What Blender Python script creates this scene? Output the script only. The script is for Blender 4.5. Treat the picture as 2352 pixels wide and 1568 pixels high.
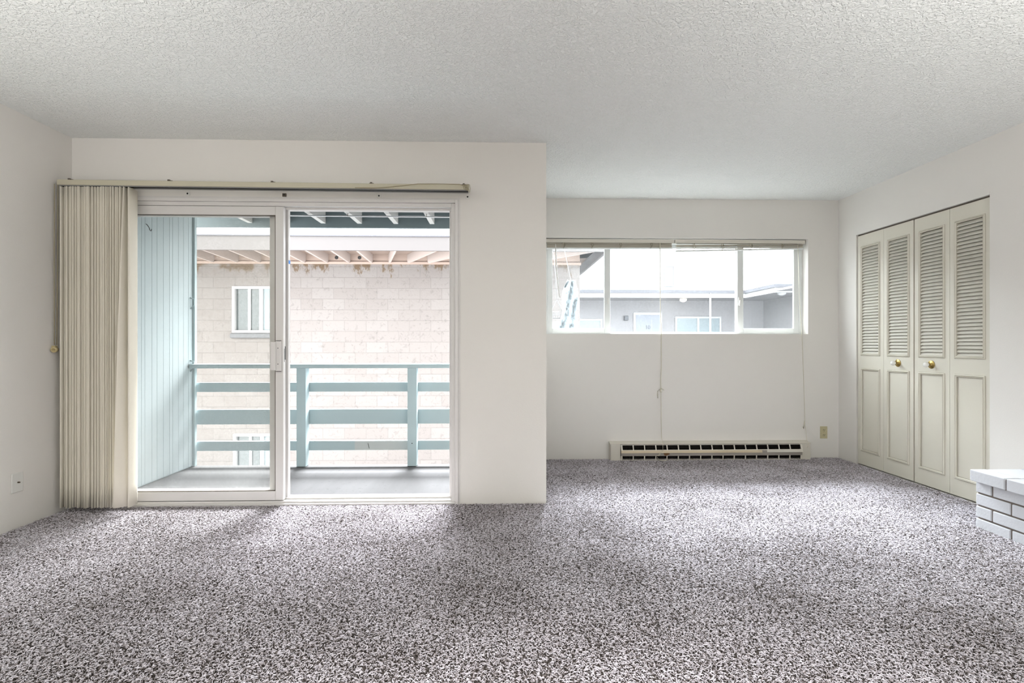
import bpy, bmesh, math, random
from mathutils import Vector, Matrix
for o in list(bpy.data.objects): bpy.data.objects.remove(o, do_unlink=True)
S = bpy.context.scene
C = S.collection
PI = math.pi
random.seed(7)

# ------------------------------------------------------------------ camera
cam = bpy.data.cameras.new('camera'); cam_o = bpy.data.objects.new('camera', cam); C.objects.link(cam_o)
cam_o.location = (0, 0, 1.08)
cam_o.rotation_euler = (PI/2, 0, -math.radians(1.53))
cam.sensor_width = 36; cam.lens = 1160/2352*36; cam.shift_y = 0.00255
cam.clip_start = 0.05; cam.clip_end = 200
S.camera = cam_o

# ------------------------------------------------------------------ sky, lights, exposure
W = bpy.data.worlds.new('World'); S.world = W; W.use_nodes = True
bg = W.node_tree.nodes['Background']
bg.inputs[0].default_value = (0.94, 0.97, 1.0, 1); bg.inputs[1].default_value = 13.5
S.view_settings.view_transform = 'Standard'; S.view_settings.look = 'None'
S.view_settings.gamma = 1; S.view_settings.use_curve_mapping = False
S.view_settings.exposure = 0.0

def area(name, loc, rot, sx, sy, power, col):
    l = bpy.data.lights.new(name, 'AREA'); l.shape = 'RECTANGLE'; l.size = sx; l.size_y = sy
    l.energy = power; l.color = col
    o = bpy.data.objects.new(name, l); C.objects.link(o); o.location = loc; o.rotation_euler = rot
    return o
# unseen fill light added before the windowless rear wall, well behind the camera
area('rear_fill', (0.2, -2.15, 1.35), (-PI/2, PI, 0), 5.0, 1.9, 19, (1.0, 1.0, 1.0))
# two unseen fill lights added behind the camera to brighten the ceiling
for nm, x in (('left_ceiling_fill', -1.75), ('right_ceiling_fill', 1.9)):
    area(nm, (x, -0.35, 1.0), (PI-0.20, 0.15*(1 if x > 0 else -1), 0), 1.2, 1.2, 84, (1.0, 1.0, 0.99)).data.spread = math.radians(130)
area('overhead_fill', (0.2, -0.4, 2.40), (0, 0, 0), 1.6, 1.0, 205, (1.0, 0.98, 0.99)).data.spread = math.radians(90)  # unseen downward fill added to brighten the near carpet, no fixture there
# hazy sun high over the courtyard, shining in over the window sill
sl_ = bpy.data.lights.new('hazy_sun', 'SUN'); sl_.energy = 38; sl_.angle = math.radians(26); sl_.color = (0.93, 0.955, 1.0)
so_ = bpy.data.objects.new('hazy_sun', sl_); C.objects.link(so_); so_.rotation_euler = (-math.radians(46), 0, math.radians(0))

# ------------------------------------------------------------------ materials
def newmat(name):
    m = bpy.data.materials.new(name); m.use_nodes = True
    nt = m.node_tree; return m, nt, nt.nodes['Principled BSDF']
def N(nt, t, **kw):
    n = nt.nodes.new(t)
    for k, v in kw.items(): setattr(n, k, v)
    return n
def mat(name, col, rough=0.6, metal=0.0, bump=0.0, bscale=40, var=0.0, vscale=3, spec=None, emit=None, estr=0):
    m, nt, b = newmat(name)
    b.inputs['Base Color'].default_value = (*col, 1); b.inputs['Roughness'].default_value = rough
    b.inputs['Metallic'].default_value = metal
    if spec is not None: b.inputs['Specular IOR Level'].default_value = spec
    geo = N(nt, 'ShaderNodeNewGeometry')
    if var > 0:
        no = N(nt, 'ShaderNodeTexNoise'); no.inputs['Scale'].default_value = vscale; no.inputs['Detail'].default_value = 4
        nt.links.new(geo.outputs['Position'], no.inputs['Vector'])
        mx = N(nt, 'ShaderNodeMix', data_type='RGBA')
        mx.inputs[6].default_value = (*[c*(1-var) for c in col], 1); mx.inputs[7].default_value = (*[min(1, c*(1+var*0.6)) for c in col], 1)
        nt.links.new(no.outputs['Fac'], mx.inputs[0]); nt.links.new(mx.outputs[2], b.inputs['Base Color'])
    if bump > 0:
        no = N(nt, 'ShaderNodeTexNoise'); no.inputs['Scale'].default_value = bscale; no.inputs['Detail'].default_value = 3
        nt.links.new(geo.outputs['Position'], no.inputs['Vector'])
        bp = N(nt, 'ShaderNodeBump'); bp.inputs['Strength'].default_value = bump; bp.inputs['Distance'].default_value = 0.004
        nt.links.new(no.outputs['Fac'], bp.inputs['Height']); nt.links.new(bp.outputs['Normal'], b.inputs['Normal'])
    if emit:
        b.inputs['Emission Color'].default_value = (*emit, 1); b.inputs['Emission Strength'].default_value = estr
    return m

def glass_mat(name, tint, veil=0.0, veilcol=(0.9, 0.93, 0.95), vscale=3.0, refl=0.06):
    m = bpy.data.materials.new(name); m.use_nodes = True; nt = m.node_tree; nt.nodes.clear()
    out = N(nt, 'ShaderNodeOutputMaterial'); tr = N(nt, 'ShaderNodeBsdfTransparent'); tr.inputs[0].default_value = (*tint, 1)
    gl = N(nt, 'ShaderNodeBsdfGlossy'); gl.inputs['Roughness'].default_value = 0.02
    lw = N(nt, 'ShaderNodeLayerWeight'); lw.inputs[0].default_value = 0.5
    pw = N(nt, 'ShaderNodeMath', operation='POWER'); pw.inputs[1].default_value = 4; nt.links.new(lw.outputs['Facing'], pw.inputs[0])
    fr = N(nt, 'ShaderNodeMath', operation='MULTIPLY_ADD'); fr.inputs[1].default_value = 0.6; fr.inputs[2].default_value = 0.02
    nt.links.new(pw.outputs[0], fr.inputs[0])
    mx = N(nt, 'ShaderNodeMixShader'); nt.links.new(fr.outputs[0], mx.inputs[0])
    nt.links.new(tr.outputs[0], mx.inputs[1]); nt.links.new(gl.outputs[0], mx.inputs[2])
    last = mx
    if veil > 0:
        ts = N(nt, 'ShaderNodeBsdfTranslucent'); ts.inputs[0].default_value = (*veilcol, 1)
        geo = N(nt, 'ShaderNodeNewGeometry')
        no = N(nt, 'ShaderNodeTexNoise'); no.inputs['Scale'].default_value = vscale; no.inputs['Detail'].default_value = 8; no.inputs['Roughness'].default_value = 0.7
        nt.links.new(geo.outputs['Position'], no.inputs['Vector'])
        mr = N(nt, 'ShaderNodeMapRange'); mr.inputs[1].default_value = 0.3; mr.inputs[2].default_value = 0.75
        mr.inputs[3].default_value = veil*0.6; mr.inputs[4].default_value = veil*1.5
        nt.links.new(no.outputs['Fac'], mr.inputs[0])
        m2 = N(nt, 'ShaderNodeMixShader'); nt.links.new(mr.outputs[0], m2.inputs[0])
        nt.links.new(mx.outputs[0], m2.inputs[1]); nt.links.new(ts.outputs[0], m2.inputs[2]); last = m2
    nt.links.new(last.outputs[0], out.inputs[0])
    return m

def ceiling_mat():
    m, nt, b = newmat('textured_ceiling_paint')
    b.inputs['Base Color'].default_value = (0.85, 0.86, 0.835, 1); b.inputs['Roughness'].default_value = 0.85
    geo = N(nt, 'ShaderNodeNewGeometry')
    n1 = N(nt, 'ShaderNodeTexNoise'); n1.inputs['Scale'].default_value = 62; n1.inputs['Detail'].default_value = 2.5; n1.inputs['Distortion'].default_value = 0.9
    n2 = N(nt, 'ShaderNodeTexVoronoi'); n2.inputs['Scale'].default_value = 75
    nt.links.new(geo.outputs['Position'], n1.inputs['Vector'])
    mix = N(nt, 'ShaderNodeMix', data_type='RGBA'); mix.inputs[0].default_value = 0.25
    nt.links.new(geo.outputs['Position'], mix.inputs[6]); nt.links.new(n1.outputs['Color'], mix.inputs[7])
    nt.links.new(mix.outputs[2], n2.inputs['Vector'])
    r = N(nt, 'ShaderNodeValToRGB'); r.color_ramp.elements[0].position = 0.40; r.color_ramp.elements[1].position = 0.58
    nt.links.new(n1.outputs['Fac'], r.inputs[0])
    bp = N(nt, 'ShaderNodeBump'); bp.inputs['Strength'].default_value = 0.7; bp.inputs['Distance'].default_value = 0.006
    nt.links.new(r.outputs[0], bp.inputs['Height']); nt.links.new(bp.outputs['Normal'], b.inputs['Normal'])
    return m

def carpet_mat():
    m, nt, b = newmat('carpet_yarn')
    b.inputs['Roughness'].default_value = 0.95; b.inputs['Specular IOR Level'].default_value = 0.1
    at = N(nt, 'ShaderNodeAttribute'); at.attribute_name = 'tone'
    geo = N(nt, 'ShaderNodeNewGeometry')
    no = N(nt, 'ShaderNodeTexNoise'); no.inputs['Scale'].default_value = 2.6; no.inputs['Detail'].default_value = 3
    nt.links.new(geo.outputs['Position'], no.inputs['Vector'])
    mr = N(nt, 'ShaderNodeMapRange'); mr.inputs[1].default_value = 0.35; mr.inputs[2].default_value = 0.65
    mr.inputs[3].default_value = -0.08; mr.inputs[4].default_value = 0.08
    nt.links.new(no.outputs['Fac'], mr.inputs[0])
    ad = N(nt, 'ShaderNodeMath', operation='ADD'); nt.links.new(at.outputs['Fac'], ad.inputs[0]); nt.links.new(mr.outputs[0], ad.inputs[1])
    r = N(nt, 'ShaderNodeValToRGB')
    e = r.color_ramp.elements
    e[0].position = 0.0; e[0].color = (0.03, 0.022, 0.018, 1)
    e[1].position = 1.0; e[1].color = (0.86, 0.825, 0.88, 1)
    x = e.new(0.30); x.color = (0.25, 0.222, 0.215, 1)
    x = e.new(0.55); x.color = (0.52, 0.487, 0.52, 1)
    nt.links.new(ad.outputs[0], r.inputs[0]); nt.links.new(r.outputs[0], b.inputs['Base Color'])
    return m

def block_mat():
    m, nt, b = newmat('split_face_block')
    b.inputs['Roughness'].default_value = 0.9
    tc = N(nt, 'ShaderNodeNewGeometry')
    sep = N(nt, 'ShaderNodeSeparateXYZ'); nt.links.new(tc.outputs['Position'], sep.inputs[0])
    cmb = N(nt, 'ShaderNodeCombineXYZ')
    zo = N(nt, 'ShaderNodeMath', operation='ADD'); zo.inputs[1].default_value = 10.0-0.36
    nt.links.new(sep.outputs['Z'], zo.inputs[0])
    sm = N(nt, 'ShaderNodeMath', operation='ADD'); nt.links.new(sep.outputs['X'], sm.inputs[0]); nt.links.new(sep.outputs['Y'], sm.inputs[1])
    nt.links.new(sm.outputs[0], cmb.inputs['X']); nt.links.new(zo.outputs[0], cmb.inputs['Y'])
    br = N(nt, 'ShaderNodeTexBrick'); br.offset = 0.5
    br.inputs['Scale'].default_value = 1; br.inputs['Brick Width'].default_value = 0.406; br.inputs['Row Height'].default_value = 0.203
    br.inputs['Mortar Size'].default_value = 0.006; br.inputs['Mortar Smooth'].default_value = 0.3
    br.inputs['Color1'].default_value = (0.108, 0.095, 0.088, 1); br.inputs['Color2'].default_value = (0.120, 0.108, 0.101, 1)
    br.inputs['Mortar'].default_value = (0.099, 0.0884, 0.0818, 1)
    nt.links.new(cmb.outputs[0], br.inputs['Vector'])
    # brown damp stains hanging from the top course
    no = N(nt, 'ShaderNodeTexNoise'); no.inputs['Scale'].default_value = 3.2; no.inputs['Detail'].default_value = 9; no.inputs['Roughness'].default_value = 0.75
    mp = N(nt, 'ShaderNodeMapping'); mp.inputs['Scale'].default_value = (1.6, 1.6, 0.8)
    nt.links.new(tc.outputs['Position'], mp.inputs['Vector']); nt.links.new(mp.outputs[0], no.inputs['Vector'])
    mz = N(nt, 'ShaderNodeMapRange'); mz.inputs[1].default_value = 2.15; mz.inputs[2].default_value = 2.6; mz.inputs[3].default_value = 0; mz.inputs[4].default_value = 0.28
    nt.links.new(sep.outputs['Z'], mz.inputs[0])
    ad = N(nt, 'ShaderNodeMath', operation='ADD'); nt.links.new(no.outputs['Fac'], ad.inputs[0]); nt.links.new(mz.outputs[0], ad.inputs[1])
    rr = N(nt, 'ShaderNodeMapRange'); rr.inputs[1].default_value = 0.72; rr.inputs[2].default_value = 0.79
    nt.links.new(ad.outputs[0], rr.inputs[0])
    mx = N(nt, 'ShaderNodeMix', data_type='RGBA'); mx.inputs[7].default_value = (0.06, 0.038, 0.02, 1)
    nt.links.new(rr.outputs[0], mx.inputs[0]); nt.links.new(br.outputs['Color'], mx.inputs[6])
    # pitted face
    n2 = N(nt, 'ShaderNodeTexNoise'); n2.inputs['Scale'].default_value = 14; n2.inputs['Detail'].default_value = 8; n2.inputs['Roughness'].default_value = 0.65; n2.inputs['Distortion'].default_value = 1.0
    nt.links.new(tc.outputs['Position'], n2.inputs['Vector'])
    r2 = N(nt, 'ShaderNodeMapRange'); r2.inputs[1].default_value = 0.30; r2.inputs[2].default_value = 0.46; r2.inputs[3].default_value = 0.72; r2.inputs[4].default_value = 1
    nt.links.new(n2.outputs['Fac'], r2.inputs[0])
    m3 = N(nt, 'ShaderNodeMix', data_type='RGBA', blend_type='MULTIPLY'); m3.inputs[0].default_value = 1
    nt.links.new(mx.outputs[2], m3.inputs[6]); nt.links.new(r2.outputs[0], m3.inputs[7])
    nt.links.new(m3.outputs[2], b.inputs['Base Color'])
    h = N(nt, 'ShaderNodeMath', operation='SUBTRACT'); nt.links.new(n2.outputs['Fac'], h.inputs[0]); nt.links.new(br.outputs['Fac'], h.inputs[1])
    bp = N(nt, 'ShaderNodeBump'); bp.inputs['Strength'].default_value = 0.6; bp.inputs['Distance'].default_value = 0.012
    nt.links.new(h.outputs[0], bp.inputs['Height']); nt.links.new(bp.outputs['Normal'], b.inputs['Normal'])
    return m

def deck_mat():
    m, nt, b = newmat('weathered_deck_boards')
    b.inputs['Roughness'].default_value = 0.75
    g = N(nt, 'ShaderNodeNewGeometry')
    mp = N(nt, 'ShaderNodeMapping'); mp.inputs['Scale'].default_value = (9, 1.2, 1); mp.inputs['Rotation'].default_value = (0, 0, 0.0)
    nt.links.new(g.outputs['Position'], mp.inputs['Vector'])
    no = N(nt, 'ShaderNodeTexNoise'); no.inputs['Scale'].default_value = 1.4; no.inputs['Detail'].default_value = 7
    nt.links.new(mp.outputs[0], no.inputs['Vector'])
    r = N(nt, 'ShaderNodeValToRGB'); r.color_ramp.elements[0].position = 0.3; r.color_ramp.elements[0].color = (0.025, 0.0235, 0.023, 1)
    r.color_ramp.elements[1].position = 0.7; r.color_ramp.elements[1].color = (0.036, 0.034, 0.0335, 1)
    nt.links.new(no.outputs['Fac'], r.inputs[0])
    # small knots
    v = N(nt, 'ShaderNodeTexNoise'); v.inputs['Scale'].default_value = 30; v.inputs['Detail'].default_value = 2
    nt.links.new(g.outputs['Position'], v.inputs['Vector'])
    k = N(nt, 'ShaderNodeMapRange'); k.inputs[1].default_value = 0.66; k.inputs[2].default_value = 0.70
    nt.links.new(v.outputs['Fac'], k.inputs[0])
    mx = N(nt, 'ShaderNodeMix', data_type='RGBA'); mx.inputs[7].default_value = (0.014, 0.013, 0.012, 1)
    nt.links.new(k.outputs[0], mx.inputs[0]); nt.links.new(r.outputs[0], mx.inputs[6]); nt.links.new(mx.outputs[2], b.inputs['Base Color'])
    return m

M = dict(
 wall=mat('wall_paint', (0.765, 0.74, 0.70), 0.7, bump=0.12, bscale=160),
 ceiling=ceiling_mat(),
 floor=mat('carpet_backing', (0.05, 0.04, 0.034), 0.95, bump=0.8, bscale=240),
 carpet=carpet_mat(),
 vinyl=mat('white_vinyl', (0.70, 0.68, 0.66), 0.35),
 alu=mat('window_frame_paint', (0.74, 0.76, 0.745), 0.4),
 vane=mat('ivory_vane', (0.7875, 0.735, 0.63), 0.5, bump=0.15, bscale=300),
 track=mat('beige_track', (0.52, 0.485, 0.37), 0.4),
 cord=mat('beige_cord', (0.36, 0.31, 0.20), 0.9),
 stringm=mat('ivory_string', (0.66, 0.62, 0.50), 0.9),
 ivory=mat('aged_ivory_plastic', (0.50, 0.41, 0.22), 0.45),
 outletm=mat('almond_plastic', (0.50, 0.45, 0.28), 0.4),
 plate=mat('white_plate', (0.74, 0.735, 0.70), 0.4),
 black=mat('dark_slot', (0.012, 0.011, 0.010), 0.6),
 darkmetal=mat('dark_bracket', (0.12, 0.10, 0.08), 0.5, metal=0.6),
 closet=mat('cream_door_paint', (0.68, 0.65, 0.56), 0.38, var=0.04),
 moldm=mat('glazed_molding', (0.26, 0.215, 0.13), 0.4, var=0.25, vscale=9),
 louver=mat('cream_louver', (0.68, 0.655, 0.58), 0.4),
 brass=mat('aged_brass', (0.42, 0.30, 0.10), 0.32, metal=0.9),
 porcelain=mat('white_porcelain', (0.85, 0.84, 0.80), 0.15),
 heater=mat('heater_enamel', (0.66, 0.625, 0.55), 0.4, var=0.05),
 heatyel=mat('heater_enamel_scorched', (0.62, 0.52, 0.36), 0.4, var=0.22, vscale=2.2),
 heatgrey=mat('heater_damper', (0.42, 0.385, 0.34), 0.35, metal=0.3, var=0.2, vscale=3),
 fins=mat('heater_fins', (0.05, 0.042, 0.035), 0.4, metal=0.6),
 rust=mat('scorch_mark', (0.20, 0.10, 0.04), 0.7),
 brick=mat('white_painted_brick', (0.63, 0.645, 0.675), 0.55, bump=0.35, bscale=70, var=0.03),
 mortar=mat('brown_mortar', (0.17, 0.14, 0.12), 0.9, bump=0.4, bscale=90),
 teal=mat('pale_blue_paint', (0.3502, 0.4378, 0.4562), 0.6, var=0.05, bump=0.15, bscale=60),
 tealrep=mat('grey_patched_paint', (0.4312, 0.4614, 0.4528), 0.7),
 tealwall=mat('pale_blue_siding', (0.392, 0.4501, 0.4683), 0.65, var=0.05, bump=0.2, bscale=30),
 groove=mat('siding_groove', (0.297, 0.3564, 0.363), 0.8),
 deck=deck_mat(),
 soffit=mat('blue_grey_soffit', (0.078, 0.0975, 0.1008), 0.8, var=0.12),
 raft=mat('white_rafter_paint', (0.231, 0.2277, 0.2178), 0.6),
 eave=mat('cream_soffit', (0.2244, 0.1683, 0.1386), 0.8, var=0.06),
 fascia=mat('pale_fascia', (0.066, 0.0595, 0.0575), 0.7),
 block=block_mat(),
 roofm=mat('grey_roofing', (0.063, 0.063, 0.07), 0.9),
 farwall=mat('pale_stucco', (0.185, 0.178, 0.182), 0.85, var=0.05),
 white=mat('white_paint', (0.3, 0.3, 0.3), 0.6),
 doorblue=mat('grey_blue_door', (0.135, 0.145, 0.17), 0.5),
 ink=mat('dark_numerals', (0.03, 0.033, 0.04), 0.5),
 winglass=mat('dark_window_glass', (0.045, 0.053, 0.053), 0.12),
 winblue=mat('pale_window_blind', (0.125, 0.155, 0.165), 0.4),
 concrete=mat('concrete', (0.154, 0.1505, 0.147), 0.9, var=0.1),
 film=mat('pale_blue_plastic', (0.19, 0.215, 0.225), 0.3, var=0.25, vscale=12),
 wire=mat('white_wire', (0.12, 0.12, 0.12), 0.4),
 sill=mat('window_sill_concrete', (0.075, 0.075, 0.078), 0.8),
 rafteave=mat('cream_rafter_paint', (0.31, 0.26, 0.235), 0.7),
 housewall=mat('far_white_stucco', (0.15, 0.152, 0.152), 0.9),
 housepane=mat('far_window', (0.105, 0.107, 0.115), 0.5),
 tape=mat('blue_tape', (0.02, 0.25, 0.75), 0.6),
 lampglow=mat('warm_globe', (0.9, 0.8, 0.6), 0.4, emit=(1.0, 0.85, 0.6), estr=6),
 gdoor=glass_mat('door_glass', (0.94, 0.94, 0.93), veil=0.008),
 gwin=glass_mat('dusty_window_glass', (0.94, 0.965, 0.97), veil=0.006, vscale=5),
)

# ------------------------------------------------------------------ mesh helpers
ORG = {}
class MB:
    def __init__(s): s.bm = bmesh.new()
    def hull(s, pts, faces):
        vs = [s.bm.verts.new(p) for p in pts]
        for f in faces:
            try: s.bm.faces.new([vs[i] for i in f])
            except ValueError: pass
        return s
    def box(s, x0, x1, y0, y1, z0, z1, bev=0.0):
        return s.obox(((x0+x1)/2, (y0+y1)/2, (z0+z1)/2), (x1-x0, y1-y0, z1-z0), None, bev)
    def obox(s, c, size, rot=None, bev=0.0):
        t = bmesh.new(); bmesh.ops.create_cube(t, size=1)
        for v in t.verts: v.co = Vector((v.co.x*size[0], v.co.y*size[1], v.co.z*size[2]))
        if bev > 0: bmesh.ops.bevel(t, geom=list(t.edges), offset=bev, segments=2, affect='EDGES', profile=0.5)
        R = rot.to_4x4() if rot is not None else Matrix()
        return s.merge(t, Matrix.Translation(Vector(c)) @ R)
    def merge(s, t, mtx=None):
        if mtx is None: mtx = Matrix()
        mp = {}
        for v in t.verts: mp[v.index] = s.bm.verts.new(mtx @ v.co)
        for f in t.faces:
            try:
                nf = s.bm.faces.new([mp[v.index] for v in f.verts]); nf.smooth = f.smooth
            except ValueError: pass
        t.free(); return s
    def tube(s, pts, r, n=8, caps=True):
        pts = [Vector(p) for p in pts]; rings = []
        for i, p in enumerate(pts):
            d = (pts[min(i+1, len(pts)-1)] - pts[max(i-1, 0)]).normalized()
            a = Vector((0, 0, 1)) if abs(d.z) < 0.9 else Vector((1, 0, 0))
            u = d.cross(a).normalized(); w = d.cross(u)
            rr = r[i] if isinstance(r, (list, tuple)) else r
            rings.append([s.bm.verts.new(p + (u*math.cos(2*PI*k/n) + w*math.sin(2*PI*k/n))*rr) for k in range(n)])
        for a, b in zip(rings, rings[1:]):
            for k in range(n):
                f = s.bm.faces.new((a[k], a[(k+1) % n], b[(k+1) % n], b[k])); f.smooth = True
        if caps:
            s.bm.faces.new(rings[0]); s.bm.faces.new(rings[-1][::-1])
        return s
    def lathe(s, prof, origin, axis, n=24):   # prof: (along, radius)
        ax = Vector(axis).normalized(); a = Vector((0, 0, 1)) if abs(ax.z) < 0.9 else Vector((1, 0, 0))
        u = ax.cross(a).normalized(); w = ax.cross(u); o = Vector(origin); rings = []
        for h, r in prof:
            rings.append([s.bm.verts.new(o + ax*h + (u*math.cos(2*PI*k/n) + w*math.sin(2*PI*k/n))*max(r, 1e-5)) for k in range(n)])
        for p, q in zip(rings, rings[1:]):
            for k in range(n):
                f = s.bm.faces.new((p[k], p[(k+1) % n], q[(k+1) % n], q[k])); f.smooth = True
        s.bm.faces.new(rings[0]); s.bm.faces.new(rings[-1][::-1])
        return s
    def build(s, name, m, parent=None, mod=None):
        bmesh.ops.recalc_face_normals(s.bm, faces=s.bm.faces)
        if parent is None:
            xs = [v.co for v in s.bm.verts]
            org = Vector(((min(v.x for v in xs)+max(v.x for v in xs))/2, (min(v.y for v in xs)+max(v.y for v in xs))/2, min(v.z for v in xs)))
        else: org = ORG[parent.name]
        for v in s.bm.verts: v.co -= org
        me = bpy.data.meshes.new(name); s.bm.to_mesh(me); s.bm.free()
        me.materials.append(m)
        o = bpy.data.objects.new(name, me); C.objects.link(o)
        if parent is None: o.location = org
        else: o.parent = parent
        ORG[o.name] = org
        return o
def tag(o, label, cat, group=None, kind=None):
    o['label'] = label; o['category'] = cat
    if group: o['group'] = group
    if kind: o['kind'] = kind
    return o
def thing(name, loc, label, cat, group=None, kind=None):
    o = bpy.data.objects.new(name, None); C.objects.link(o); o.location = loc; o.empty_display_size = 0.1
    ORG[o.name] = Vector(loc); return tag(o, label, cat, group, kind)
def rotz(a): return Matrix.Rotation(a, 3, 'Z')
def wallframe(mb, x0, x1, z0, z1, y0, y1, w, bev=0.0, wb=None, wt=None):   # rectangular frame in the XZ plane
    wb = w if wb is None else wb; wt = w if wt is None else wt
    mb.box(x0, x0+w, y0, y1, z0, z1, bev); mb.box(x1-w, x1, y0, y1, z0, z1, bev)
    mb.box(x0+w, x1-w, y0, y1, z0, z0+wb, bev); mb.box(x0+w, x1-w, y0, y1, z1-wt, z1, bev)
    return mb

XL, XR, YD, YA, XP, H = -2.815, 3.22, 3.41, 4.70, 0.323, 2.44
YR = -2.25
DX0, DX1, DZ = -2.63, -0.27, 2.05            # sliding door opening
WX0, WX1, WZ0, WZ1 = 0.43, 2.927, 1.175, 2.075   # alcove window opening

# ------------------------------------------------------------------ room shell
b = MB()
b.hull([(XL, YR, 0), (XR, YR, 0), (XR, YA, 0), (XP, YA, 0), (XP, YD, 0), (XL, YD, 0),
        (XL, YR, -.15), (XR, YR, -.15), (XR, YA, -.15), (XP, YA, -.15), (XP, YD, -.15), (XL, YD, -.15)],
       [(0, 1, 2, 3, 4, 5), (11, 10, 9, 8, 7, 6)]+[(i, (i+1) % 6+0, (i+1) % 6+6, i+6) for i in range(6)])
tag(b.build('floor', M['floor']), 'brown backing floor under the grey carpet', 'floor', kind='structure')
b = MB().box(XL-.12, XR+.12, YR-.12, YD+.14, H, H+.12).box(XP-.14, XR+.12, YD+.14, YA+.16, H, H+.12)
tag(b.build('ceiling', M['ceiling']), 'white sprayed texture ceiling over the whole room', 'ceiling', kind='structure')
b = MB().box(XL-.12, XL, YR-.12, YD+.14, -.15, H)
tag(b.build('wall_left', M['wall']), 'off-white painted wall at the left beside the vertical blind', 'wall', kind='structure')
b = MB().box(XL, DX0, YD, YD+.14, -.15, H).box(DX1, XP, YD, YD+.14, -.15, H).box(DX0, DX1, YD, YD+.14, DZ, H)
b.box(DX0, DX1, YD+.005, YD+.14, -.15, 0.0)
b.box(XP-.14, XP, YD+.14, YA+.16, -.15, H)
tag(b.build('wall_front', M['wall']), 'off-white painted wall around the sliding glass door, jutting ahead of the alcove', 'wall', kind='structure')
b = MB().box(XP, WX0, YA, YA+.16, -.15, H).box(WX1, XR+.12, YA, YA+.16, -.15, H).box(WX0, WX1, YA, YA+.16, -.15, WZ0).box(WX0, WX1, YA, YA+.16, WZ1, H)
tag(b.build('wall_alcove', M['wall']), 'off-white painted alcove wall with the wide window and heater', 'wall', kind='structure')
CY0, CY1, CZ = 3.227, 4.464, 2.06
b = MB().box(XR, XR+.12, YR-.12, CY0, -.15, H).box(XR, XR+.12, CY1, YA, -.15, H).box(XR, XR+.12, CY0, CY1, CZ, H)
b.box(XR, XR+.12, CY0, CY1, -.15, 0.0)
tag(b.build('wall_right', M['wall']), 'off-white painted wall at the right around the closet doors', 'wall', kind='structure')
b = MB().box(XR+.12, 4.0, CY0-.1, CY0, -.15, H).box(XR+.12, 4.0, CY1, CY1+.1, -.15, H).box(3.95, 4.0, CY0, CY1, -.15, H).box(XR+.12, 3.95, CY0, CY1, H-.1, H).box(XR+.12, 3.95, CY0, CY1, -.15, 0)
tag(b.build('wall_closet', M['wall']), 'inside walls of the closet behind the louvered doors', 'wall', kind='structure')
b = MB().box(XL, XR, YR-.12, YR, -.15, H)
tag(b.build('wall_rear', M['wall']), 'off-white wall behind the viewer', 'wall', kind='structure')
b = MB().box(XR-.004, XR+.006, CY0-.002, CY1+.002, CZ, CZ+.022)
tag(b.build('trim_1', M['wall']), 'thin painted bead along the top of the closet opening', 'trim', kind='structure')

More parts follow.
